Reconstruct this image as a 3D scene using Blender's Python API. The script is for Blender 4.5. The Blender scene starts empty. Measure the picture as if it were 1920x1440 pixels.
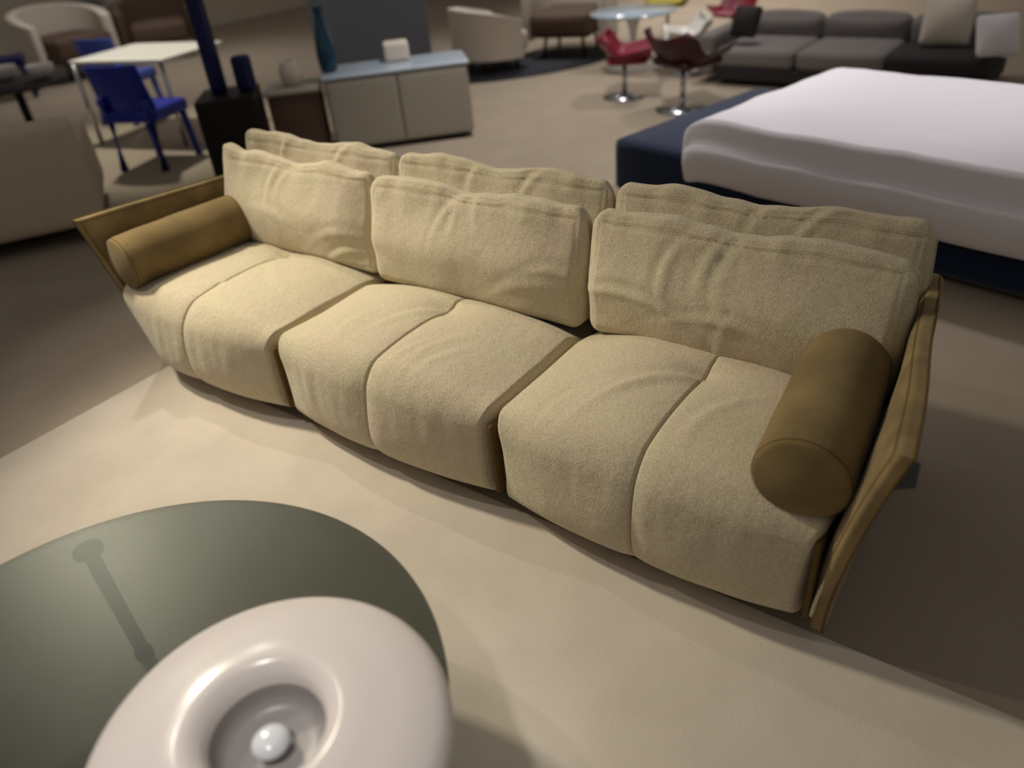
import bpy, math, random
import numpy as np
from mathutils import Vector, Matrix, noise

# ------------------------------------------------------------------ camera
S = bpy.context.scene
C = S.collection
cam_d = bpy.data.cameras.new('camera')
cam = bpy.data.objects.new('camera', cam_d)
C.objects.link(cam)
YAW, PITCH, ROLL, FPX = -.6646, .5818, -.1005, 1422.78
def cam_basis(yaw, pitch, roll):
    cy, sy = math.cos(yaw), math.sin(yaw)
    f = Vector((sy*math.cos(pitch), cy*math.cos(pitch), -math.sin(pitch)))
    r0 = Vector((cy, -sy, 0)); u0 = r0.cross(f)
    r = r0*math.cos(roll) + u0*math.sin(roll)
    u = -r0*math.sin(roll) + u0*math.cos(roll)
    return r, u, f
_r, _u, _f = cam_basis(YAW, PITCH, ROLL)
M = Matrix((_r, _u, -_f)).transposed().to_4x4()
M.translation = Vector((.2056, -1.4095, 1.7117))
cam.matrix_world = M
cam_d.sensor_width = 36.0
cam_d.lens = FPX/1920*36.0
cam_d.clip_end = 200
cam_d.dof.use_dof = True
cam_d.dof.focus_distance = 2.35
cam_d.dof.aperture_fstop = (cam_d.lens/1000)/.025
S.camera = cam
S.view_settings.view_transform = 'Standard'
S.view_settings.look = 'None'
S.view_settings.gamma = 1
S.view_settings.use_curve_mapping = False
S.view_settings.exposure = 0.12

# ------------------------------------------------------------------ world and lights
w = bpy.data.worlds.new('world'); S.world = w; w.use_nodes = True
w.node_tree.nodes['Background'].inputs[0].default_value = (1.0, .93, .85, 1)
w.node_tree.nodes['Background'].inputs[1].default_value = .16

def spot(name, loc, aim, power, size, blend, col, rad):
    d = bpy.data.lights.new(name, 'SPOT'); d.energy = power; d.spot_size = math.radians(size)
    d.spot_blend = blend; d.color = col; d.shadow_soft_size = rad
    o = bpy.data.objects.new(name, d); C.objects.link(o); o.location = loc
    o.rotation_euler = (Vector(aim)-Vector(loc)).to_track_quat('-Z', 'Y').to_euler()
    return o
def area(name, loc, aim, power, sx, sy, col):
    d = bpy.data.lights.new(name, 'AREA'); d.energy = power; d.shape = 'RECTANGLE'; d.size = sx; d.size_y = sy; d.color = col
    o = bpy.data.objects.new(name, d); C.objects.link(o); o.location = loc
    o.rotation_euler = (Vector(aim)-Vector(loc)).to_track_quat('-Z', 'Y').to_euler()
    return o
spot('ceiling_spot_warm', (-4.35, -.25, 3.0), (-1.60, .0, .3), 510, 50, 1, (1, .905, .70), .13)
spot('ceiling_spot_second', (-3.5, -.90, 3.2), (-1.6, -.3, .2), 85, 64, .9, (1, .90, .80), .06)
spot('ceiling_spot_back', (-4.7, .95, 3.2), (-2.5, .2, .3), 110, 50, .8, (1, .92, .84), .04)
spot('ceiling_spot_bed', (-.6, 3.9, 3.2), (-.6, 3.3, .4), 170, 70, .8, (1, .95, .97), .15)
spot('ceiling_spot_aisle', (-3.0, 3.4, 3.2), (-3.0, 3.6, 0), 250, 90, .9, (1, .95, .90), .15)
spot('ceiling_spot_table', (-6.8, 2.4, 3.2), (-6.6, 2.4, .7), 250, 60, .7, (1, .96, .80), .1)
spot('ceiling_spot_front', (-.6, -1.9, 3.2), (-.68, -1.2, .4), 160, 28, 1, (1, .94, .90), .10)
spot('ceiling_spot_lounge', (-5.0, 6.3, 3.3), (-5.0, 6.5, 0), 200, 100, .9, (1, .96, .92), .2)
spot('ceiling_spot_chairs', (-2.6, 6.2, 3.3), (-2.4, 6.2, 0), 130, 100, .9, (1, .96, .92), .2)
spot('ceiling_spot_far', (-9.5, 4.6, 3.3), (-9.5, 4.4, 0), 150, 110, .9, (1, .95, .90), .2)
spot('ceiling_spot_hall', (-4.5, 9.5, 3.3), (-4.0, 10.2, 0), 420, 120, .9, (1, .95, .90), .2)

# ------------------------------------------------------------------ materials
def srgb(r, g, b):
    f = lambda c: (c/255/12.92) if c/255 <= .04045 else ((c/255+.055)/1.055)**2.4
    return (f(r), f(g), f(b), 1)
MATS = {}
def mat(name, col, rough=.8, metal=0, col2=None, scale=8, bump=0, bscale=300, spec=.3, sheen=0, trans=0, emit=None, detail=3, bump2=0, b2scale=10, ior=1.45):
    m = bpy.data.materials.new(name); m.use_nodes = True
    nt = m.node_tree; b = nt.nodes['Principled BSDF']
    b.inputs['Roughness'].default_value = rough; b.inputs['Metallic'].default_value = metal
    b.inputs['Specular IOR Level'].default_value = spec; b.inputs['IOR'].default_value = ior
    b.inputs['Sheen Weight'].default_value = sheen
    b.inputs['Transmission Weight'].default_value = trans
    tc = nt.nodes.new('ShaderNodeTexCoord')
    if col2:
        n = nt.nodes.new('ShaderNodeTexNoise'); n.inputs['Scale'].default_value = scale; n.inputs['Detail'].default_value = detail
        nt.links.new(tc.outputs['Object'], n.inputs['Vector'])
        rp = nt.nodes.new('ShaderNodeValToRGB'); rp.color_ramp.elements[0].position = .35; rp.color_ramp.elements[1].position = .68
        rp.color_ramp.elements[0].color = col; rp.color_ramp.elements[1].color = col2
        nt.links.new(n.outputs['Fac'], rp.inputs['Fac']); nt.links.new(rp.outputs['Color'], b.inputs['Base Color'])
    else:
        b.inputs['Base Color'].default_value = col
    prev = None
    for st, sc, dist in ((bump, bscale, .002), (bump2, b2scale, .01)):
        if not st: continue
        n = nt.nodes.new('ShaderNodeTexNoise'); n.inputs['Scale'].default_value = sc; n.inputs['Detail'].default_value = 2
        nt.links.new(tc.outputs['Object'], n.inputs['Vector'])
        bp = nt.nodes.new('ShaderNodeBump'); bp.inputs['Strength'].default_value = st; bp.inputs['Distance'].default_value = dist
        nt.links.new(n.outputs['Fac'], bp.inputs['Height'])
        if prev: nt.links.new(prev.outputs['Normal'], bp.inputs['Normal'])
        nt.links.new(bp.outputs['Normal'], b.inputs['Normal']); prev = bp
    if emit:
        b.inputs['Emission Color'].default_value = emit[0]; b.inputs['Emission Strength'].default_value = emit[1]
    MATS[name] = m
    return m

def woven(name, a, b_, c_):
    """soft brushed upholstery: two colour mottles plus fine fleck and bump"""
    m = mat(name, a, rough=.95, col2=b_, scale=5, bump=.8, bscale=240, spec=.12, sheen=.25, detail=5, bump2=.25, b2scale=28)
    nt = m.node_tree; b = nt.nodes['Principled BSDF']
    src = b.inputs['Base Color'].links[0].from_socket
    tc = nt.nodes.new('ShaderNodeTexCoord'); n = nt.nodes.new('ShaderNodeTexNoise'); n.inputs['Scale'].default_value = 190; n.inputs['Detail'].default_value = 2
    nt.links.new(tc.outputs['Object'], n.inputs['Vector'])
    rp = nt.nodes.new('ShaderNodeValToRGB'); rp.color_ramp.elements[0].position = .42; rp.color_ramp.elements[1].position = .6
    rp.color_ramp.elements[0].color = (0, 0, 0, 1); rp.color_ramp.elements[1].color = (.7, .7, .7, 1)
    mx = nt.nodes.new('ShaderNodeMix'); mx.data_type = 'RGBA'
    nt.links.new(n.outputs['Fac'], rp.inputs['Fac']); nt.links.new(rp.outputs['Color'], mx.inputs['Factor'])
    nt.links.new(src, mx.inputs['A']); mx.inputs['B'].default_value = c_
    nt.links.new(mx.outputs['Result'], b.inputs['Base Color'])
    return m

fabric = woven('cream_fabric', srgb(204, 194, 164), srgb(208, 191, 168), srgb(178, 167, 138))
seamm = mat('seam_thread', srgb(158, 142, 106), .9)
suede = mat('tan_suede', srgb(116, 99, 65), .9, col2=srgb(138, 118, 80), scale=6, bump=.25, bscale=420, spec=.08, sheen=.10, detail=6)
suede_panel = mat('panel_suede', srgb(122, 105, 70), .85, col2=srgb(154, 133, 94), scale=9, bump=.25, bscale=420, spec=.1, sheen=.12, detail=6, bump2=.3, b2scale=22)
suede_dark = mat('suede_welt', srgb(98, 76, 38), .9)
black = mat('black_plastic', srgb(26, 22, 22), .5)
tagm = mat('tag_card', srgb(40, 52, 62), .4, spec=.5)
tagw = mat('tag_print', srgb(190, 195, 200), .5)
floorm = mat('floor_carpet', srgb(156, 143, 127), .95, col2=srgb(162, 149, 133), scale=3, bump=.3, bscale=120, spec=.1)
rugm = mat('pale_rug', srgb(204, 194, 180), .95, col2=srgb(195, 185, 171), scale=4, bump=.4, bscale=160, spec=.1)
taupe = mat('taupe_carpet', srgb(146, 131, 114), .95, col2=srgb(138, 124, 107), scale=3, bump=.3, bscale=120, spec=.1)
wallm = mat('wall_paint', srgb(214, 204, 188), .9)
greywall = mat('grey_wall_paint', srgb(120, 118, 118), .9)
white = mat('white_lacquer', srgb(232, 228, 222), .25, spec=.5)
pearl = mat('pearl_enamel', srgb(214, 206, 201), .22, spec=.5)
chrome = mat('brushed_chrome', srgb(190, 192, 198), .25, 1)
darksteel = mat('dark_steel', srgb(52, 54, 52), .35, .6)
navy = mat('navy_velvet', srgb(14, 34, 62), .85, spec=.2, sheen=.3)
linen = mat('white_linen', srgb(236, 232, 236), .85, bump2=.3, b2scale=6)
blue = mat('cobalt_plastic', srgb(20, 38, 150), .35, spec=.5)
bluelight = mat('blue_gloss', srgb(62, 86, 176), .3, spec=.5)
navyp = mat('navy_lacquer', srgb(18, 26, 78), .4)
darkred = mat('burgundy_shell', srgb(56, 6, 20), .4, spec=.5)
redm = mat('crimson_shell', srgb(128, 24, 50), .4, spec=.5)
yellow = mat('olive_yellow', srgb(168, 152, 50), .5)
greyf = mat('grey_upholstery', srgb(126, 120, 118), .9, bump2=.3, b2scale=12)
greydark = mat('charcoal_base', srgb(52, 48, 50), .8)
creamf = mat('cream_upholstery', srgb(196, 182, 160), .95, bump2=.3, b2scale=12)
creamw = mat('ivory_upholstery', srgb(214, 203, 190), .9, bump2=.3, b2scale=12)
cabm = mat('greige_lacquer', srgb(160, 154, 142), .5)
cabtop = mat('frosted_glass_top', srgb(176, 190, 204), .15, spec=.6)
brown = mat('brown_leather', srgb(92, 74, 62), .7)
tealm = mat('teal_glass', srgb(16, 62, 82), .15, spec=.6)
smoke = bpy.data.materials.new('smoked_glass'); smoke.use_nodes = True
_nt = smoke.node_tree; _nt.nodes.clear()
_o = _nt.nodes.new('ShaderNodeOutputMaterial'); _mx = _nt.nodes.new('ShaderNodeMixShader'); _t = _nt.nodes.new('ShaderNodeBsdfTransparent')
_g = _nt.nodes.new('ShaderNodeBsdfGlossy'); _fr = _nt.nodes.new('ShaderNodeMapRange'); _lw = _nt.nodes.new('ShaderNodeLayerWeight'); _pw = _nt.nodes.new('ShaderNodeMath')
_t.inputs['Color'].default_value = (.37, .395, .38, 1); _g.inputs['Roughness'].default_value = .38; _g.inputs['Color'].default_value = (.9, .95, .92, 1)
_lw.inputs['Blend'].default_value = .5; _pw.operation = 'POWER'; _pw.inputs[1].default_value = 4.0
_nt.links.new(_lw.outputs['Facing'], _pw.inputs[0]); _nt.links.new(_pw.outputs[0], _fr.inputs[0]); _fr.inputs[3].default_value = .007; _fr.inputs[4].default_value = .5
_nt.links.new(_fr.outputs[0], _mx.inputs[0]); _nt.links.new(_t.outputs[0], _mx.inputs[1]); _nt.links.new(_g.outputs[0], _mx.inputs[2]); _nt.links.new(_mx.outputs[0], _o.inputs[0])

# ------------------------------------------------------------------ helpers
def link_mesh(name, verts, faces, m, parent=None, smooth=True):
    me = bpy.data.meshes.new(name)
    me.from_pydata([tuple(map(float, v)) for v in verts], [], faces); me.update()
    if smooth: me.polygons.foreach_set('use_smooth', [True]*len(me.polygons))
    me.materials.append(m)
    o = bpy.data.objects.new(name, me); C.objects.link(o)
    if parent: o.parent = parent
    return o
def tag(o, label, cat, group=None):
    o['label'] = label; o['category'] = cat
    if group: o['group'] = group
    return o
def thing(name, label, cat, loc=(0, 0, 0), rz=0, group=None):
    o = bpy.data.objects.new(name, None); C.objects.link(o); o.location = loc; o.rotation_euler = (0, 0, rz)
    return tag(o, label, cat, group)
def structure(o): o['kind'] = 'structure'; return o

def lattice(us, vs, ws):
    """surface of a box as a shared-vertex grid: returns (n,3) params and quads"""
    idx = {}; P = []; F = []
    def vid(i, j, k):
        t = (i, j, k)
        if t not in idx: idx[t] = len(P); P.append((us[i], vs[j], ws[k]))
        return idx[t]
    nu, nv, nw = len(us)-1, len(vs)-1, len(ws)-1
    for i in range(nu):
        for j in range(nv):
            F.append((vid(i, j, nw), vid(i+1, j, nw), vid(i+1, j+1, nw), vid(i, j+1, nw)))
            F.append((vid(i, j, 0), vid(i, j+1, 0), vid(i+1, j+1, 0), vid(i+1, j, 0)))
        for k in range(nw):
            F.append((vid(i, 0, k), vid(i+1, 0, k), vid(i+1, 0, k+1), vid(i, 0, k+1)))
            F.append((vid(i, nv, k), vid(i, nv, k+1), vid(i+1, nv, k+1), vid(i+1, nv, k)))
    for j in range(nv):
        for k in range(nw):
            F.append((vid(0, j, k), vid(0, j, k+1), vid(0, j+1, k+1), vid(0, j+1, k)))
            F.append((vid(nu, j, k), vid(nu, j+1, k), vid(nu, j+1, k+1), vid(nu, j, k+1)))
    return np.array(P, float), F

def rounded(P, h, r):
    """unit box points -> rounded box of half sizes h, radii r (scalar or 3)"""
    h = np.array(h, float); q = P*h
    inner = np.clip(q, -(h-r), h-r)
    d = q-inner; n = np.linalg.norm(d, axis=1, keepdims=True)
    m = np.max(np.abs(d), axis=1, keepdims=True)
    return inner + np.where(n > 1e-9, d/np.maximum(n, 1e-9)*np.minimum(r, n if False else r), 0)*np.where(m > 1e-9, m/r, 0)

def nz(a, freq, seed):
    o = Vector((seed*7.31, seed*3.17, seed*5.9))
    f = freq if hasattr(freq, '__len__') else (freq,)*3
    return np.array([noise.noise(Vector((p[0]*f[0], p[1]*f[1], p[2]*f[2]))+o) for p in a])

def lin(n, dense=()):
    a = set(np.round(np.sin(np.linspace(-1, 1, n)*math.pi/2*.98)/math.sin(math.pi/2*.98), 5).tolist())
    for c, span, k in dense:
        for t in np.linspace(-span, span, k): a.add(round(float(c+t), 5))
    a = sorted(x for x in a if -1 <= x <= 1)
    out = [a[0]]
    for x in a[1:]:
        if x-out[-1] > .0008: out.append(x)
    return out

def tube(pts, rad, seg=6, closed=False):
    pts = [Vector(p) for p in pts]; n = len(pts); V = []; F = []
    for i, p in enumerate(pts):
        a = pts[(i-1) % n] if (closed or i) else p
        b = pts[(i+1) % n] if (closed or i < n-1) else p
        t = (b-a).normalized(); s = t.cross(Vector((0, 0, 1)))
        if s.length < .05: s = t.cross(Vector((0, 1, 0)))
        s.normalize(); q = s.cross(t)
        r = rad[i] if hasattr(rad, '__len__') else rad
        for k in range(seg):
            ang = 2*math.pi*k/seg; V.append(p+s*math.cos(ang)*r+q*math.sin(ang)*r)
    m = n if closed else n-1
    for i in range(m):
        for k in range(seg):
            a = i*seg+k; b = i*seg+(k+1) % seg; c = ((i+1) % n)*seg+(k+1) % seg; d = ((i+1) % n)*seg+k
            F.append((a, b, c, d))
    if not closed:
        F.append(tuple(range(seg))[::-1]); F.append(tuple((n-1)*seg+k for k in range(seg)))
    return V, F

def merge(*vf):
    V = []; F = []
    for v, f in vf:
        o = len(V); V += [tuple(x) for x in v]; F += [tuple(i+o for i in q) for q in f]
    return V, F

def lathe(prof, seg=48, c=(0, 0, 0)):
    V = []; F = []; n = len(prof)
    for i in range(seg):
        a = 2*math.pi*i/seg
        for r, z in prof: V.append((c[0]+r*math.cos(a), c[1]+r*math.sin(a), c[2]+z))
    for i in range(seg):
        j = (i+1) % seg
        for k in range(n-1): F.append((i*n+k, j*n+k, j*n+k+1, i*n+k+1))
    return V, F

def rbox(cx, cy, cz, sx, sy, sz, r=.02, n=6, puff=0, rz=0):
    """rounded box solid centred at c with full sizes s; returns V,F"""
    P, F = lattice(lin(n+4), lin(n+4), lin(n+4))
    h = (sx/2, sy/2, sz/2)
    r = min(r, min(h)*.98)
    Q = rounded2(P, h, r)
    if puff:
        u, v, w_ = P.T
        Q[:, 2] += puff*w_*(1-u**2)*(1-v**2); Q[:, 1] += puff*v*(1-u**2)*(1-w_**2); Q[:, 0] += puff*.5*u*(1-v**2)*(1-w_**2)
    c, s = math.cos(rz), math.sin(rz)
    X = Q[:, 0]*c-Q[:, 1]*s+cx; Y = Q[:, 0]*s+Q[:, 1]*c+cy
    return list(zip(X, Y, Q[:, 2]+cz)), F

def rounded2(P, h, r):
    h = np.array(h, float); rr = np.array(r if hasattr(r, '__len__') else (r,)*3, float)
    q = P*h; inner = np.clip(q, -(h-rr), h-rr); d = (q-inner)/rr
    # cube-to-sphere on the corner block keeps faces flat and edges round
    x, y, z = d.T
    X = x*np.sqrt(np.maximum(0, 1-y*y/2-z*z/2+y*y*z*z/3))
    Y = y*np.sqrt(np.maximum(0, 1-z*z/2-x*x/2+z*z*x*x/3))
    Z = z*np.sqrt(np.maximum(0, 1-x*x/2-y*y/2+x*x*y*y/3))
    return inner+np.stack([X, Y, Z], 1)*rr

def sstep(a, b, x):
    t = np.clip((x-a)/(b-a), 0, 1); return t*t*(3-2*t)

def folds(a, b, L):
    """sum of soft ridges: (a0,b0,angle,length,width,amp)"""
    o = np.zeros_like(a)
    for a0, b0, ang, ln, wd, am in L:
        c, s = math.cos(ang), math.sin(ang)
        p = (a-a0)*c+(b-b0)*s; q = -(a-a0)*s+(b-b0)*c
        q = q+.25*p*p/ln
        g = np.exp(-(p/ln)**2)
        o += am*g*(np.exp(-(q/wd)**2)-.7*np.exp(-((q-1.8*wd)/wd)**2))
    return o

# ------------------------------------------------------------------ setting
fl, ff = [(-16, -6, 0), (8, -6, 0), (8, 16, 0), (-16, 16, 0)], [(0, 1, 2, 3)]
structure(link_mesh('floor', fl, ff, floorm, smooth=False))
structure(link_mesh('wall_back', [(-16, 11, 0), (8, 11, 0), (8, 11, 3.6), (-16, 11, 3.6), (-16, 11.2, 0), (8, 11.2, 0), (8, 11.2, 3.6), (-16, 11.2, 3.6)],
          [(0, 1, 2, 3), (5, 4, 7, 6), (3, 2, 6, 7), (1, 5, 6, 2), (4, 0, 3, 7)], wallm, smooth=False))
structure(link_mesh('wall_left', [(-13, -6, 0), (-13, 11, 0), (-13, 11, 3.6), (-13, -6, 3.6), (-13.2, -6, 0), (-13.2, 11, 0), (-13.2, 11, 3.6), (-13.2, -6, 3.6)],
          [(0, 3, 2, 1), (4, 5, 6, 7), (3, 7, 6, 2)], wallm, smooth=False))

v, f = rbox(.06, -1.985, .005, 5.88, 4.03, .010, .004, 2)
tag(link_mesh('rug', v, f, rugm, smooth=False), 'pale beige rug under the front of the cream sofa and the glass table', 'rug')

# ------------------------------------------------------------------ main sofa
sofa = thing('sofa', 'long cream three-seat sofa with padded seats and tan suede side panels', 'sofa')
Z0 = .07
def seat_surface(P, k):
    """k = 0 left, 1 middle, 2 right; P unit box params -> world"""
    u, v, w_ = P[:, 0], P[:, 1], P[:, 2]
    h = (.497, .46, .17)
    Q = rounded2(P, h, (.024, .070, .075))
    x, y, z = Q.T.copy()
    u, v, w_ = np.clip(x/h[0], -1, 1), np.clip(y/h[1], -1, 1), np.clip(z/h[2], -1, 1)
    top = (w_+1)/2; bot = 1-top; front = (1-v)/2
    Pu = 1-np.abs(u)**2.6; Qv = np.where(v < 0, 1-.45*v**4, 1-v**4); Qw = 1-np.abs(w_)**3; Qf = np.where(w_ > 0, 1-.62*w_**2, 1-.75*np.abs(w_)**2.5)
    At = (.062, .060, .074)[k]; Af = (.082, .060, .062)[k]
    gx = u*.497
    groove = np.exp(-(np.abs(gx)/.0045)**1.5)*.009 + np.exp(-(gx/.030)**2)*.006 + np.exp(-(gx/.11)**2)*.004
    act = np.clip(1.0-sstep(.08, .25, v)*.9, 0, 1)                       # groove fades behind the tuft
    z += (At*top - .020*bot)*Pu*Qv
    z -= groove*act*top**3*1.0
    y -= Af*front**2*Pu*Qf*(.80+.35*bot)
    y += groove*front**6*1.0*(1-np.abs(w_)**8*.4)
    # tuft dimple
    yt = (.05, -.04, -.04)[k]
    dd = np.hypot(gx/.075, (y-yt)/.05)
    z -= top**3*.030*np.exp(-dd**1.3)
    # cross crease running out from the tuft
    z -= top**3*.007*np.exp(-((y-yt-.04-.12*np.abs(gx))/.016)**2)*np.exp(-(gx/.22)**2)
    # top falls off under the back cushions
    z -= top**2*(.03, .085, .03)[k]*sstep(.02, .20, y)
    z -= top**2*.018*sstep(-.32, -.5, y)*0
    pull = np.abs(u)**10*front**8*top**8; y -= .020*pull; z += .016*pull; x += np.sign(u)*.003*pull
    # side pinch between the corner points (opens the slit at the front)
    x *= 1-.052*front**5*Qw
    x *= 1-.012*(1-top)*front**3
    if k == 2:
        rf = sstep(.5, 1, u); x -= rf*(.006+.024*bot*front**2)
    if k == 0:
        x -= .018*sstep(-.5, -1, u)
        lf = sstep(-.45, -1, u)
        x += .055*lf*bot**1.4
        y += .06*lf*bot**2*front
        z += .05*lf*bot**2*front
        x -= .03*lf*Qw
    F = {0: [(-.02, -.30, .5, .16, .016, .0045), (.14, -.12, 2.5, .20, .018, .004), (-.2, .0, .3, .22, .02, .004), (.1, .12, 2.7, .2, .014, .004)],
         1: [(.09, -.30, 1.15, .16, .012, .005), (.14, -.28, 1.2, .15, .012, .0045), (-.06, -.10, .9, .18, .018, .006), (.2, -.34, 1.3, .12, .012, .004), (-.25, -.3, 1.7, .12, .02, .003)],
         2: [(-.10, -.13, .75, .20, .016, .008), (-.16, -.18, .9, .22, .016, .007), (-.22, -.22, 1.0, .2, .018, .006), (.10, -.22, 1.2, .16, .016, .005), (-.30, -.30, 1.2, .16, .016, .004)]}[k]
    z += folds(gx, y, F)*top**2*Qv
    # vertical crumple on the front face below the edge
    n = nz(np.stack([x, y*0, z], 1), (22, 1, 4), 2+k)
    y -= front**8*n*.0042*np.exp(-((z-.05)/.09)**2)*Pu
    y -= front**8*nz(np.stack([x, z, y*0], 1), (7, 5, 1), 12+k)*.006*Pu*Qw
    z += top**3*nz(np.stack([x, y, z*0], 1), 5, 5+k)*.006*Qv
    cx = -2.5+k
    return np.stack([x+cx, y+.455, z+Z0+.17-.022], 1)
us = lin(92, [(0, .05, 25)]); vs = lin(74); ws = lin(40)
PL, FL = lattice(us, vs, ws)
def path(fun, pts): return [Vector(p) for p in fun(np.array(pts, float))]
for k in range(3):
    o = link_mesh('seat', seat_surface(PL, k), FL, fabric, sofa)
    pts = [(0, v_, 1) for v_ in np.linspace(.12, -.98, 60)] + [(0, -1, w_) for w_ in np.linspace(.98, -.97, 50)]
    pp = path(lambda a: seat_surface(a, k), pts)
    V, F = tube(pp, .0022, 6); link_mesh('center_seam', V, F, seamm, o)
    # twin seams at both front corners
    for s in (-1, 1):
        pp = path(lambda a: seat_surface(a, k), [(s*.985, -1, w_) for w_ in np.linspace(.93, -.93, 30)])
        V, F = tube(pp, .0016, 5); link_mesh('corner_seam', V, F, fabric, o)
# suede gussets showing in the slits between the seats
for x0 in (-2, -1, -.030):
    V, F = rbox(x0, .462, .215, .018, .93, .27, .007, 4)
    link_mesh('gusset', V, F, suede_dark, sofa)
# cream side strip next to the right panel
P_, F = lattice(lin(4), lin(20), lin(20)); q = rounded2(P_, (.009, .16, .150), (.008, .06, .05))
q[:, 0] += -.018+.045*np.clip((q[:, 2]+.15)/.3, 0, 1)**1.5; q[:, 1] += .155; q[:, 2] += .215
link_mesh('side_strip', q, F, fabric, sofa)
# hidden plinth, feet
V, F = rbox(-1.5, .50, .060, 2.9, .74, .05, .01, 4); link_mesh('base', V, F, greydark, sofa, False)
for x in (-2.8, -2, -1, -.2):
    for y in (.2, .75):
        V, F = lathe([(0, 0), (.022, 0), (.026, .05), (0, .05)], 16, (x, y, 0.0)); link_mesh('foot', V, F, black, sofa)

# side panels: inner face / outer face of a padded flared slab
def flare(z): return .012+.105*np.clip((z-.05)/.65, 0, 1)**1.75
def panel_fun(side):
    def fn(P):
        u, v, w_ = P.T        # u thickness -1 inner +1 outer, v depth, w height
        q = rounded2(P, (.5, .5, .5), (.1, .02, .02))
        t = (v+1)/2; s = (w_+1)/2
        ytop = -.045; yb = .01
        yb = yb if side > 0 else .06
        y = (1-t)*(yb*(1-s)+ytop*s) + t*.86
        z = .045+.655*s - .028*t*s
        x = flare(z)*(1-.95*t**1.15*s**1.0) + .0*t
        edge = np.minimum(1, np.minimum(1-np.abs(v), 1-np.abs(w_))/.13)
        th = .011+.016*np.sqrt(np.clip(edge, 0, 1))
        wav = .006*np.sin(9*t+6*s)*s*(1-t)*t*4
        x = x - th*.6 + u*th*1.0 + wav*.5
        xx = x if side > 0 else -3.0-x-.01
        if side < 0: xx = -3.0-(flare(z)*.45*(1-1.9*t**1.1*s)+.018-.045*(1-s)**1.2+u*th+wav*.3)
        p = np.stack([xx, y, z], 1)
        n = nz(np.stack([y, z, z*0], 1), 6, 30+side)
        p[:, 0] += n*.006*np.clip(edge, 0, 1)
        return p
    return fn
PP, PF = lattice([-1, -.6, 0, .6, 1], lin(50), lin(44))
for side in (1, -1):
    fn = panel_fun(side)
    FF = PF if side > 0 else [q[::-1] for q in PF]
    o = link_mesh('side_panel', fn(PP), FF, suede_panel, sofa)
    rim = [(-.9, -1+.03, w_) for w_ in np.linspace(-.96, .96, 40)] + [(-.9, v_, .965) for v_ in np.linspace(-.96, .98, 50)]
    V, F = tube(path(fn, rim), .0032, 6); link_mesh('inner_welt', V, F, suede_dark, o)
    rim = [(1., -1, w_) for w_ in np.linspace(-1, 1, 40)] + [(1., v_, 1) for v_ in np.linspace(-.98, 1, 50)]
    V, F = tube(path(fn, rim), .0034, 6); link_mesh('outer_welt', V, F, suede_dark, o)
# low back panel
def back_fun(P):
    q = rounded2(P, (1.53, .028, .305), (.03, .026, .03))
    return np.stack([q[:, 0]-1.51, q[:, 1]+.885+.03*(q[:, 2]+.305), q[:, 2]+.355], 1)
PB, FB = lattice(lin(40), lin(6), lin(20)); link_mesh('back_panel', back_fun(PB), FB, suede_panel, sofa)

# hang tag on the right panel
tg = thing('hang_tag', 'small dark card tag hanging from the right tan suede panel', 'tag', (.104, .045, .636))
V, F = merge(tube([(-.028, -.012, .006), (-.004, 0, -.002), (0, .0, -.018)], .0009, 5)); link_mesh('cord', V, F, tagw, tg)
V = [(-.004, -.03, -.125), (-.004, .03, -.125), (-.004, .03, -.035), (-.004, 0, -.012), (-.004, -.03, -.035)]
V = V+[(x+.0016, y, z) for x, y, z in V]; F = [(0, 1, 2, 3, 4), (9, 8, 7, 6, 5)]+[(i, i+5, (i+1) % 5+5, (i+1) % 5) for i in range(5)]
link_mesh('card', V, F, tagm, tg, False)
V, F = rbox(-.005, .0, -.112, .001, .012, .008, .0004, 1); link_mesh('printed_mark', V, F, tagw, tg, False)
tg.scale = (.95, .95, .95)
tg.rotation_euler = (.12, .20, math.radians(-62))

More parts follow.
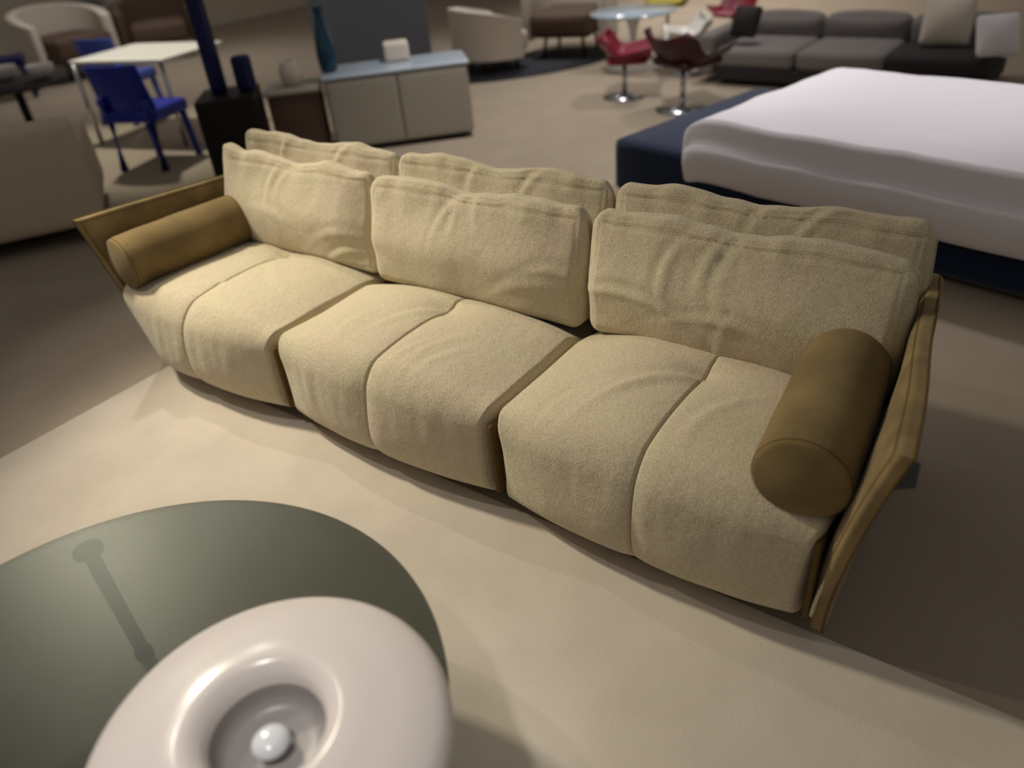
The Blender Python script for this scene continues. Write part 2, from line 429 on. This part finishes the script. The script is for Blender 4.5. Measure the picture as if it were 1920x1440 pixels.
# ------------------------------------------------------------------ back cushions
def cushion_fun(cx, cy, cz, hw, hh, th, lean, yaw, F, seed, ears=(0, 0), sag=.01, sidefold=0):
    def fn(P):
        u, v, w_ = P.T
        q = rounded2(P, (hw, th, hh), (.045, .045, .05))
        x, y, z = q.T.copy()
        Pu = 1-np.abs(u)**3; Pw = 1-np.abs(w_)**3
        y += v*.034*Pu**.8*Pw**.8*(1-.35*np.clip(w_, 0, 1))
        x += u*.010*(1-w_**2)*(1-v**2)
        taper = 1-.62*sstep(-.2, 1.0, w_)-.12*sstep(.2, -1, w_)
        y = y*taper
        # crown, sag and ears along the top
        top = np.clip(w_, 0, 1)
        z += top**3*(-.012*np.cos(u*3.1*2)+ -sag*(1-u**2))
        z += top**6*(ears[0]*np.exp(-((u+.93)/.16)**2)+ears[1]*np.exp(-((u-.93)/.16)**2))
        # piped gusset lines a little inside the face edges
        edge = np.minimum(hw-np.abs(x), hh-np.abs(z))
        y -= v*.0016*np.exp(-((edge-.032)/.006)**2)*(np.abs(v) > .95)
        fv = folds(x, z, F)
        y -= np.where(v < -.5, 1, 0)*fv
        # gathers running down from the top edge
        g = nz(np.stack([x, z*0, z*0], 1), (16, 1, 1), seed)*np.exp(-((hh-z)/.07)**2)
        y += v*g*.008
        z += top**8*nz(np.stack([x, y*0, y*0], 1), (11, 1, 1), seed+3)*.010
        gs = nz(np.stack([x*0, z, z*0], 1), (1, 13, 1), seed+5)*np.exp(-((hw-np.abs(x))/.07)**2)
        y += v*gs*.008
        if sidefold:
            y += np.where(v < 0, 1, 0)*sidefold*sstep(.62, 1, u)*(np.clip(Pw, 0, 1))
        y += v*nz(np.stack([x, z, z*0], 1), 4.5, seed+9)*.010
        y += v*nz(np.stack([x, z, z*0], 1), 11, seed+19)*.003
        c, s = math.cos(lean), math.sin(lean)
        Y = y*c+(z+hh)*s; Z = (z+hh)*c-y*s
        c, s = math.cos(yaw), math.sin(yaw)
        return np.stack([cx+x*c-Y*s, cy+x*s+Y*c, cz+Z], 1)
    return fn
CP, CF = lattice(lin(84), lin(16), lin(64))
def back_cushion(label, *a, group, **k):
    fn = cushion_fun(*a, **k)
    t = tag(link_mesh('back_cushion', fn(CP), CF, fabric), label, 'cushion', group)
    for off in (.90, .935):
        e = [(u_, -1, off-.0*abs(u_)) for u_ in np.linspace(-.93, .93, 70)]
        pts = [p-Vector((0, -.0002, 0)) for p in path(fn, e)]
        V, F = tube(pts, .0008, 5); link_mesh('stitch_line', V, F, seamm, t)
    # welt round the top corners on both ends
    for s_ in (-1, 1):
        e = [(s_, -.35, w_) for w_ in np.linspace(-.9, .9, 40)]
        V, F = tube(path(fn, e), .0016, 5); link_mesh('corner_seam', V, F, seamm, t)
    return t
g1, g2 = 'cream cushions in the front row', 'cream cushions in the rear row'
back_cushion('cream back cushion beside the left bolster, left one of the front row', -2.46, .628, .395, .475, .208, .080, .05, 0,
    [(-.12, .10, 1.3, .08, .012, .009), (-.05, .12, 1.0, .06, .010, .006), (-.02, -.03, -.5, .14, .02, .006), (.3, -.04, .1, .14, .018, .005), (.32, -.12, .3, .12, .015, .006)],
    3, ears=(.040, .0), sag=.0, sidefold=.03, group=g1)
back_cushion('cream back cushion in the middle of the front row, creased at its top', -1.495, .612, .385, .485, .210, .080, .06, 0,
    [(-.10, .12, 1.0, .10, .010, .010), (-.04, .14, 1.35, .08, .010, .008), (.05, .14, 1.7, .06, .010, .006), (.3, -.06, .15, .16, .022, .005), (.36, .0, .1, .12, .015, .004)],
    5, ears=(.012, .012), sag=-.004, sidefold=.02, group=g1)
back_cushion('cream back cushion touching the right bolster, right one of the front row', -.50, .622, .395, .482, .208, .080, .04, 0,
    [(-.2, .08, 1.4, .09, .014, .009), (-.08, .11, 1.25, .10, .010, .010), (-.02, .09, 1.45, .11, .010, .009), (-.28, -.02, -.12, .2, .014, .009), (.05, -.04, -.1, .2, .016, .006), (.0, -.12, 1.5, .1, .016, .004)],
    8, ears=(.014, .004), sag=-.004, group=g1)
for i, (cx, lb, sd, ea) in enumerate(((-2.46, 'cream cushion of the rear row behind the left front cushion', 21, (.02, .0)),
        (-1.49, 'cream cushion of the rear row behind the middle front cushion', 25, (.01, .01)),
        (-.50, 'cream cushion of the rear row behind the right front cushion', 29, (.012, .02)))):
    back_cushion(lb, cx, .800, .42, .485, .214, .068, -.01, 0,
        [(-.2+.1*i, .16, 1.2, .07, .012, .008), (.15, .16, 1.0, .08, .012, .008)], sd, ears=ea, sag=-.002, group=g2)

# ------------------------------------------------------------------ bolsters
def bolster(label, a, b, r, seed):
    a, b = Vector(a), Vector(b); ax = (b-a).normalized(); L = (b-a).length
    s = ax.cross(Vector((0, 0, 1))).normalized(); q = s.cross(ax)
    prof = []                                   # (distance, radius)
    for i in range(14): t = i/13*math.pi/2; prof.append((.030-.030*math.sin(t)*1.0-.0, r*.955*math.sin(t) if i else .0001))
    prof = [(.030*(1-math.sin(x))+0, r*.96*(1-math.cos(x))) for x in ()]
    for i in range(15):
        rr = i/14; prof.append((-.022*(1-rr**2), r*.965*rr))
    prof += [(.004, r*.975), (.010, r*.985), (.02, r*1.0)]
    for i in range(1, 40): prof.append((.02+(L-.04)*i/40, r*(1+.02*math.sin(math.pi*i/40))))
    prof += [(L-.02, r), (L-.010, r*.985), (L-.004, r*.975)]
    for i in range(14, -1, -1):
        rr = i/14; prof.append((L+.022*(1-rr**2), r*.965*rr))
    V = []; F = []; seg = 64; n = len(prof)
    for i in range(seg):
        an = 2*math.pi*i/seg
        for d, rr in prof:
            p = a+ax*d+(s*math.cos(an)+q*math.sin(an))*rr
            k = noise.noise(p*7+Vector((seed, 0, 0)))*.004*min(1, rr/r*1.2)
            pk = math.sin(an*26+seed)*.0012*math.exp(-((d-.028)/.012)**2)*(rr/r)
            p += (s*math.cos(an)+q*math.sin(an))*(k+pk)
            if p.z < .5 : p.z = p.z+(.5-p.z)**2*.9
            V.append(p)
    for i in range(seg):
        j = (i+1) % seg
        for k in range(n-1): F.append((i*n+k, i*n+k+1, j*n+k+1, j*n+k))
    o = tag(link_mesh('bolster', V, F, suede), label, 'bolster', 'tan suede bolsters')
    for d0, rr in ((.014, .993), (L-.014, .993)):
        ring = []
        for i in range(seg):
            idx = min(range(n), key=lambda z: abs(prof[z][0]-d0)+(0 if prof[z][1] > .9*r else 9))
            ring.append(V[i*n+idx]+ax*.0)
        v_, f_ = tube(ring, .0020, 6, True); link_mesh('end_seam', v_, f_, suede_dark, o)
    # dotted stitches behind the front seam
    parts = []
    for d0 in (.030,):
        idx = min(range(n), key=lambda z: abs(prof[z][0]-d0)+(0 if prof[z][1] > .9*r else 9))
        for i in range(0, seg):
            p0, p1 = V[i*n+idx], V[((i+1) % seg)*n+idx]
            c = a+ax*((p0-a).dot(ax)); nrm = (p0-c).normalized()
            parts.append(tube([p0+nrm*.0008, p0.lerp(p1, .5)+nrm*.0008], .0008, 4))
    v_, f_ = merge(*parts); link_mesh('stitching', v_, f_, seamm, o)
    return o
bolster('tan suede bolster at the left end of the sofa, against the left panel', (-2.925, .005, .505), (-2.850, .560, .515), .118, 1)
bolster('tan suede bolster at the right end of the sofa, against the right panel', (-.098, .015, .500), (-.140, .580, .515), .116, 4)

# ------------------------------------------------------------------ smoked glass table and white dome lamp
TC = (-1.0, -1.253)
tb = thing('glass_table', 'round smoked glass coffee table in front of the sofa', 'table', (TC[0], TC[1], .0105))
V, F = lathe([(0, .408), (.668, .408), (.675, .411), (.675, .417), (.668, .420), (0, .420)], 160); link_mesh('glass_top', V, F, smoke, tb, False)
for ang in (152, 272, 32):
    a = math.radians(ang); cx, cy = .60*math.cos(a), .60*math.sin(a)
    V, F = merge(tube([(cx, cy, .0), (cx, cy, .4)], .019, 12), lathe([(0, .396), (.036, .396), (.036, .407), (0, .407)], 20, (cx, cy, 0)), lathe([(0, 0), (.024, 0), (.024, .012), (0, .012)], 16, (cx, cy, 0)))
    link_mesh('leg', V, F, darksteel, tb)
LC = (-.667, -1.083)
lp = thing('dome_lamp', 'white glossy dome lamp with round top opening on the glass table', 'lamp', (LC[0], LC[1], .431))
def arc(pts, n=10):
    """smooth interpolation through profile points"""
    P = [Vector((p[0], p[1], 0)) for p in pts]; out = []
    for i in range(len(P)-1):
        p0, p1, p2, p3 = P[max(i-1, 0)], P[i], P[i+1], P[min(i+2, len(P)-1)]
        for k in range(n):
            t = k/n
            q = .5*((2*p1)+(p2-p0)*t+(2*p0-5*p1+4*p2-p3)*t*t+(3*p1-p0-3*p2+p3)*t**3)
            out.append((max(q.x, 0.0001), q.y))
    out.append((P[-1].x, P[-1].y)); return out
V, F = lathe(arc([(.20, .012), (.290, .018), (.322, .048), (.308, .076), (.262, .096), (.205, .110), (.160, .119), (.132, .119), (.110, .102), (.100, .080)]), 96)
link_mesh('shade', V, F, pearl, lp)
V, F = lathe(arc([(.100, .082), (.092, .050), (.07, .036), (.0001, .032)]), 64); link_mesh('inner_dish', V, F, mat('grey_dish', srgb(150, 145, 143), .35, spec=.5), lp)
V, F = lathe(arc([(.0001, .078), (.022, .073), (.034, .060), (.028, .045), (.02, .034)], 6), 32); link_mesh('bulb', V, F, mat('bulb_glass', srgb(214, 218, 222), .15, spec=.6), lp)
V, F = lathe([(0, 0), (.20, 0), (.205, .006), (.20, .012)], 64); link_mesh('foot_ring', V, F, darksteel, lp)

# ------------------------------------------------------------------ bed
BA = -.243
bd = thing('bed', 'low navy velvet bed frame behind the sofa on the right', 'bed', (-2.08, 2.74, 0), BA)
V, F = rbox(1.75, .75, .195, 3.5, 1.5, .33, .05, 10); link_mesh('frame', V, F, navy, bd)
V, F = rbox(2.10, .74, .395, 2.85, 1.28, .07, .03, 8); link_mesh('mattress', V, F, linen, bd)
for x in (.12, 3.38):
    for y in (.12, 1.38):
        V, F = tube([(x, y, 0), (x, y, .05)], .025, 12); link_mesh('leg', V, F, black, bd)
def duvet_fun(P):
    u, v, w_ = P.T
    q = rounded2(P, (1.55, .80, .06), (.12, .12, .055)); x, y, z = q.T.copy()
    z += .03*(1-u**2)*(1-v**2)*w_
    over = np.clip((-y-.715)/.03, 0, 1); z -= .22*over*(.5-.5*np.clip(w_, -1, 0)*1.0) + .0*over
    over = np.clip((-x-1.43)/.12, 0, 1); z -= .03*over
    z += nz(np.stack([x, y, z*0], 1), 3, 40)*.015+nz(np.stack([x, y, z*0], 1), 9, 41)*.004
    X, Y = x+2.10, y+.70
    c, s = math.cos(BA), math.sin(BA)
    return np.stack([X*c-Y*s-2.08, X*s+Y*c+2.74, z+.500], 1)
DP, DF = lattice(lin(50), lin(44), lin(6)); tag(link_mesh('duvet', duvet_fun(DP), DF, linen), 'thick white duvet spread over the navy bed', 'duvet')

# ------------------------------------------------------------------ grey sofa and its cushions
gs = thing('grey_sofa', 'long low grey modular sofa beyond the white bed', 'sofa', (-1.60, 5.75, 0), -.03)
V, F = rbox(0.1, .30, .10, 2.2, .9, .12, .02, 4); link_mesh('base', V, F, greydark, gs)
for k in range(3):
    V, F = rbox(-.65+.73*k, .25, .23, .72, .8, .16, .05, 6, puff=.01); link_mesh('seat', V, F, greydark if k == 2 else greyf, gs)
    V, F = rbox(-.65+.73*k, .62, .36, .72, .20, .26, .07, 6, puff=.03); link_mesh('backrest', V, F, greyf, gs)
V, F = rbox(-1.1, .3, .25, .16, .9, .36, .05, 6); link_mesh('armrest', V, F, greyf, gs)
def pillow(label, loc, s, rz, m, tilt=.3, g=None, name='throw_pillow'):
    P, F = lattice(lin(18), lin(6), lin(18)); u, v, w_ = P.T
    q = rounded2(P, (s/2, .03, s/2), (.03, .028, .03)); q[:, 1] += v*.06*(1-u**2)*(1-w_**2)
    z = q[:, 2]*math.cos(tilt)-q[:, 1]*math.sin(tilt); y = q[:, 1]*math.cos(tilt)+q[:, 2]*math.sin(tilt)
    x = q[:, 0]; c, sn = math.cos(rz), math.sin(rz)
    return tag(link_mesh(name, np.stack([x*c-y*sn+loc[0], x*sn+y*c+loc[1], z+loc[2]], 1), F, m), label, 'pillow', g)
pillow('ivory throw pillow leaning on the grey sofa back', (-.82, 5.98, .50), .36, .1, creamw, .35)
pillow('bright white square pillow at the right end of the grey sofa', (-.42, 5.66, .46), .30, .5, linen, .5)
pillow('dark charcoal pillow at the left end of the grey sofa', (-2.42, 5.85, .50), .26, -.2, greydark, .4)

# ------------------------------------------------------------------ shell chairs in the back
def shell_chair(label, loc, rz, m, s=1.0, g=None, name='shell_chair'):
    t = thing(name, label, 'chair', loc, rz, g)
    P, F = lattice(lin(18), [-1, 0, 1], lin(18)); u, v, w_ = P.T
    x = u*.33*(1-.25*np.clip(w_, 0, 1)**2); a = (w_+1)/2
    y = -.28+.50*np.sin(np.clip(a*1.5, 0, 1.2))+.10*a+v*.018
    z = .40+.46*np.clip(a-.42, 0, 1)**1.1*1.3-.06*np.sin(a*math.pi)*(a < .6)
    z = np.where(a > .42, z-.5*(z-.40)*np.clip(a-.42, 0, 1), z)
    z += .16*np.abs(u)**2.2*(1-np.clip(a-.5, 0, .5)*1.2); y -= .14*np.abs(u)**2*np.clip(a-.3, 0, 1)
    link_mesh('shell', np.stack([x*s, y*s, z*s], 1), F, m, t)
    V, F = rbox(0, -.04*s, .415*s, .46*s, .44*s, .07*s, .03, 5, puff=.01); link_mesh('seat_pad', V, F, m, t)
    V, F = tube([(0, 0, .015), (0, 0, .38*s)], .022, 12); link_mesh('pedestal', V, F, chrome, t)
    V, F = lathe([(0, 0), (.24*s, 0), (.245*s, .006), (.03, .03), (0, .03)], 40); link_mesh('foot_disc', V, F, chrome, t)
    return t
shell_chair('crimson shell chair on a round chrome foot, left of the burgundy one', (-3.20, 5.02, 0), 2.0, redm, .80)
shell_chair('dark burgundy shell chair on a chrome pedestal behind the bed corner', (-2.52, 4.76, 0), 2.7, darkred, .92)
shell_chair('white shell chair to the right of the burgundy chair', (-3.05, 6.05, 0), -1.0, white, .75)
shell_chair('olive yellow shell chair at the far side of the white pedestal table', (-4.0, 7.6, 0), .3, yellow, 1.0)
shell_chair('small red shell chair beside the olive yellow chair', (-3.2, 7.6, 0), -.3, redm, .7)
tt = thing('pedestal_table', 'round white pedestal table between the shell chairs', 'table', (-3.75, 6.25, 0))
V, F = lathe([(0, .50), (.42, .50), (.44, .51), (.44, .52), (0, .525)], 56); link_mesh('tabletop', V, F, cabtop, tt)
V, F = lathe(arc([(.30, 0), (.20, .02), (.05, .10), (.035, .3), (.08, .49), (.001, .50)], 6), 40); link_mesh('pedestal', V, F, white, tt)

# ------------------------------------------------------------------ low cabinet with its ornaments
ca = math.radians(45)
cb = thing('cabinet', 'low greige lacquered cabinet behind the left rear cushion', 'cabinet', (-4.58, 2.74, 0), ca)
V, F = rbox(.56, .24, .30, 1.12, .48, .52, .012, 4); link_mesh('body', V, F, cabm, cb, False)
for k in range(2):
    V, F = rbox(.285+.55*k, -.008, .30, .535, .018, .49, .006, 3); link_mesh('door', V, F, cabm, cb, False)
V, F = rbox(.56, .24, .575, 1.15, .52, .028, .010, 4); link_mesh('top_slab', V, F, cabtop, cb, False)
V, F = rbox(.56, .24, .022, 1.0, .40, .044, .008, 3); link_mesh('plinth', V, F, greydark, cb, False)
sc = thing('side_cabinet', 'brown lacquered low cabinet left of the greige cabinet', 'cabinet', (-4.93, 2.73, 0), ca)
V, F = rbox(0, 0, .26, .40, .42, .46, .012, 4); link_mesh('body', V, F, brown, sc, False)
V, F = rbox(0, 0, .505, .44, .46, .03, .01, 4); link_mesh('top_slab', V, F, cabm, sc, False)
V, F = rbox(0, 0, .016, .34, .36, .032, .008, 3); link_mesh('plinth', V, F, greydark, sc, False)
V, F = lathe(arc([(.001, 0), (.055, .004), (.075, .08), (.070, .20), (.045, .32), (.035, .40), (.042, .46)], 8), 40, (-4.70, 2.93, .590))
tag(link_mesh('vase', V, F, tealm), 'tall dark teal vase at the left end of the greige cabinet', 'vase')
def ornament(name, label, cat, loc, prof, m):
    V, F = lathe(arc(prof, 6), 36, loc); return tag(link_mesh(name, V, F, m), label, cat)
ornament('jar', 'round ivory jar on the side cabinet left of the teal vase', 'jar', (-4.93, 2.73, .521), [(.001, 0), (.06, .004), (.09, .08), (.07, .16), (.045, .18), (.04, .165)], creamw)
tr = tag(link_mesh('box', *rbox(-4.42, 3.42, .66, .20, .20, .14, .02, 5, rz=ca), creamw), 'ivory lidded box on the greige cabinet right of the teal vase', 'box')

# framed grey screen standing behind the cabinet
sn = thing('room_divider', 'grey upright divider screen standing behind the greige cabinet', 'divider', (-6.05, 4.80, 0), ca)
V, F = rbox(0, 0, .62, 1.2, .05, 1.16, .01, 3); link_mesh('board', V, F, mat('slate_board', srgb(128, 134, 146), .7), sn, False)
for x in (-.45, .45):
    V, F = rbox(x, 0, .02, .08, .36, .04, .008, 3); link_mesh('foot', V, F, darksteel, sn, False)

# ------------------------------------------------------------------ black plinth and the blue column
pl = thing('display_plinth', 'black display plinth behind the left corner of the sofa', 'plinth', (-4.99, 2.16, 0), .785)
V, F = rbox(0, 0, .30, .42, .50, .58, .012, 4); link_mesh('body', V, F, black, pl, False)
V, F = rbox(0, 0, .01, .38, .46, .02, .004, 2); link_mesh('foot_frame', V, F, darksteel, pl, False)
V, F = rbox(-5.05, 2.14, 1.01, .10, .10, .84, .02, 5, rz=.3)
tag(link_mesh('column', V, F, navyp), 'tall slim navy column standing on the black plinth', 'column')
V, F = rbox(-4.90, 2.28, .71, .12, .12, .24, .03, 5, rz=.3)
tag(link_mesh('canister', V, F, navyp), 'short navy canister on the black plinth right of the tall column', 'canister')

# ------------------------------------------------------------------ white dining table, blue chairs
wt = thing('dining_table', 'white dining table with the blue chair pushed under it', 'table', (-6.75, 2.62, 0), .25)
V, F = rbox(.06, 0, .725, 1.05, .80, .035, .012, 5); link_mesh('tabletop', V, F, white, wt)
for x in (-.5, .5):
    for y in (-.33, .33):
        V, F = tube([(x, y, 0), (x, y, .71)], .02, 12); link_mesh('leg', V, F, chrome, wt)
def blue_chair(label, loc, rz, m, s=1.0):
    t = thing('dining_chair', label, 'chair', loc, rz, 'blue plastic chairs')
    V, F = rbox(0, 0, .42*s, .48*s, .46*s, .10, .03, 6, puff=-.005); link_mesh('seat', V, F, m, t)
    P, Fq = lattice(lin(14), [-1, 1], lin(12)); u, v, w_ = P.T
    link_mesh('backrest', np.stack([u*.23*s, -.21*s-.08*(w_+1)/2+.05*u**2+v*.012, (.64+.17*w_)*s], 1), Fq, m, t)
    for sx in (-1, 1):
        V, F = tube([(sx*.20*s, -.24*s, 0), (sx*.20*s, -.20*s, .44*s), (sx*.20*s, -.24*s, .56*s)], .034, 10); link_mesh('leg', V, F, m, t)
        V, F = tube([(sx*.20*s, .22*s, 0), (sx*.19*s, .18*s, .42*s)], .03, 10); link_mesh('leg', V, F, m, t)
    return t
blue_chair('cobalt blue plastic chair in front of the white dining table', (-5.98, 2.05, 0), .35, blue, 1.0)
blue_chair('lighter blue plastic chair at the left end of the white dining table', (-7.72, 2.90, 0), .3, bluelight, 1.0)
blue_chair('navy blue chair at the far left edge beyond the cream sofa', (-10.6, 3.05, 0), -.5, navyp, 1.0)

# ------------------------------------------------------------------ cream sofa at the left edge
d = Vector((-.36, -.62)).normalized(); az = math.atan2(d.y, d.x)
cs = thing('cream_sofa', 'large cream sofa seen from behind at the left edge', 'sofa', (-4.70, .82, 0), az)
V, F = rbox(1.1, -.12, .43, 2.2, .22, .64, .05, 10, puff=.01); link_mesh('backrest', V, F, creamf, cs)
V, F = rbox(1.1, -.70, .28, 2.2, 1.0, .32, .05, 8, puff=.01); link_mesh('seat', V, F, creamf, cs)
V, F = rbox(.10, -.66, .34, .20, .95, .46, .05, 8); link_mesh('armrest', V, F, creamf, cs)
for x in (.15, 2.0):
    for y in (-.12, -1.1):
        V, F = tube([(x, y, 0), (x, y, .12)], .03, 12); link_mesh('leg', V, F, black, cs)
V, F = rbox(1.1, -.6, .10, 2.1, 1.0, .04, .01, 4); link_mesh('under_frame', V, F, black, cs, False)

# round side table with two white bowls
rt = thing('side_table', 'round dark side table beyond the cream sofa', 'table', (-8.5, 2.2, 0))
V, F = lathe([(0, .44), (.50, .44), (.50, .47), (0, .475)], 56); link_mesh('tabletop', V, F, greydark, rt)
V, F = lathe([(0, 0), (.28, 0), (.28, .02), (.04, .04), (.04, .44), (0, .44)], 32); link_mesh('pedestal', V, F, greydark, rt)
bowl = [(.001, 0), (.05, .004), (.11, .06), (.125, .12), (.115, .12), (.06, .03), (.001, .02)]
ornament('bowl', 'white bowl on the dark side table, the one nearer the blue chairs', 'bowl', (-8.32, 2.42, .477), bowl, white)
ornament('bowl', 'white bowl at the left edge on the dark side table', 'bowl', (-8.75, 2.25, .477), bowl, white)

# far armchairs
def armchair(label, loc, rz, m, s=1.0, g='armchairs in the far showroom', m2=None):
    t = thing('armchair', label, 'armchair', loc, rz, g)
    m2 = m2 or m
    V, F = rbox(0, 0, .30*s, .62*s, .66*s, .22*s, .06, 8, puff=.015); link_mesh('seat', V, F, m2, t)
    P, Fq = lattice(lin(24), [-1, 0, 1], lin(12)); u, v, w_ = P.T
    an = u*2.0; R = .42*s
    rr = R+v*.05*s
    link_mesh('backrest', np.stack([np.sin(an)*rr, np.cos(an)*rr, (.42+.26*w_*(1-.25*np.abs(u)**2)-.08*u**2)*s], 1), Fq, m, t)
    for a in (0.8, 2.35, 3.93, 5.5):
        V, F = tube([(math.cos(a)*.3*s, math.sin(a)*.3*s, 0), (math.cos(a)*.26*s, math.sin(a)*.26*s, .22*s)], .02, 8); link_mesh('leg', V, F, darksteel, t)
    return t
armchair('cream tub armchair far behind the lighter blue chair', (-11.0, 4.1, 0), 1.6, creamw, 1.3, m2=brown)
armchair('brown tub armchair beyond the left end of the white dining table', (-10.9, 5.4, 0), 1.0, brown, 1.2)
armchair('grey tub armchair in the far left corner of the showroom', (-12.2, 4.9, 0), .6, greyf, 1.15)

# cream lounge group on a dark oval rug
V, F = lathe([(0, 0), (1, 0), (1, .012), (0, .012)], 64)
V = [((x*1.15)*.5-(y*.62)*.86-4.95, (x*1.15)*.86+(y*.62)*.5+6.05, z) for x, y, z in V]
tag(link_mesh('oval_rug', V, F, mat('dark_rug', srgb(56, 56, 62), .95)), 'dark charcoal rug under the ivory lounge chairs', 'rug')
armchair('ivory lounge chair on the dark rug, nearer the cabinet', (-5.2, 5.75, .0125), 2.6, creamw, .95, m2=creamw)
armchair('ivory lounge chair with a brown seat at the far end of the dark rug', (-4.75, 6.65, .0125), .2, creamw, 1.15, m2=brown)
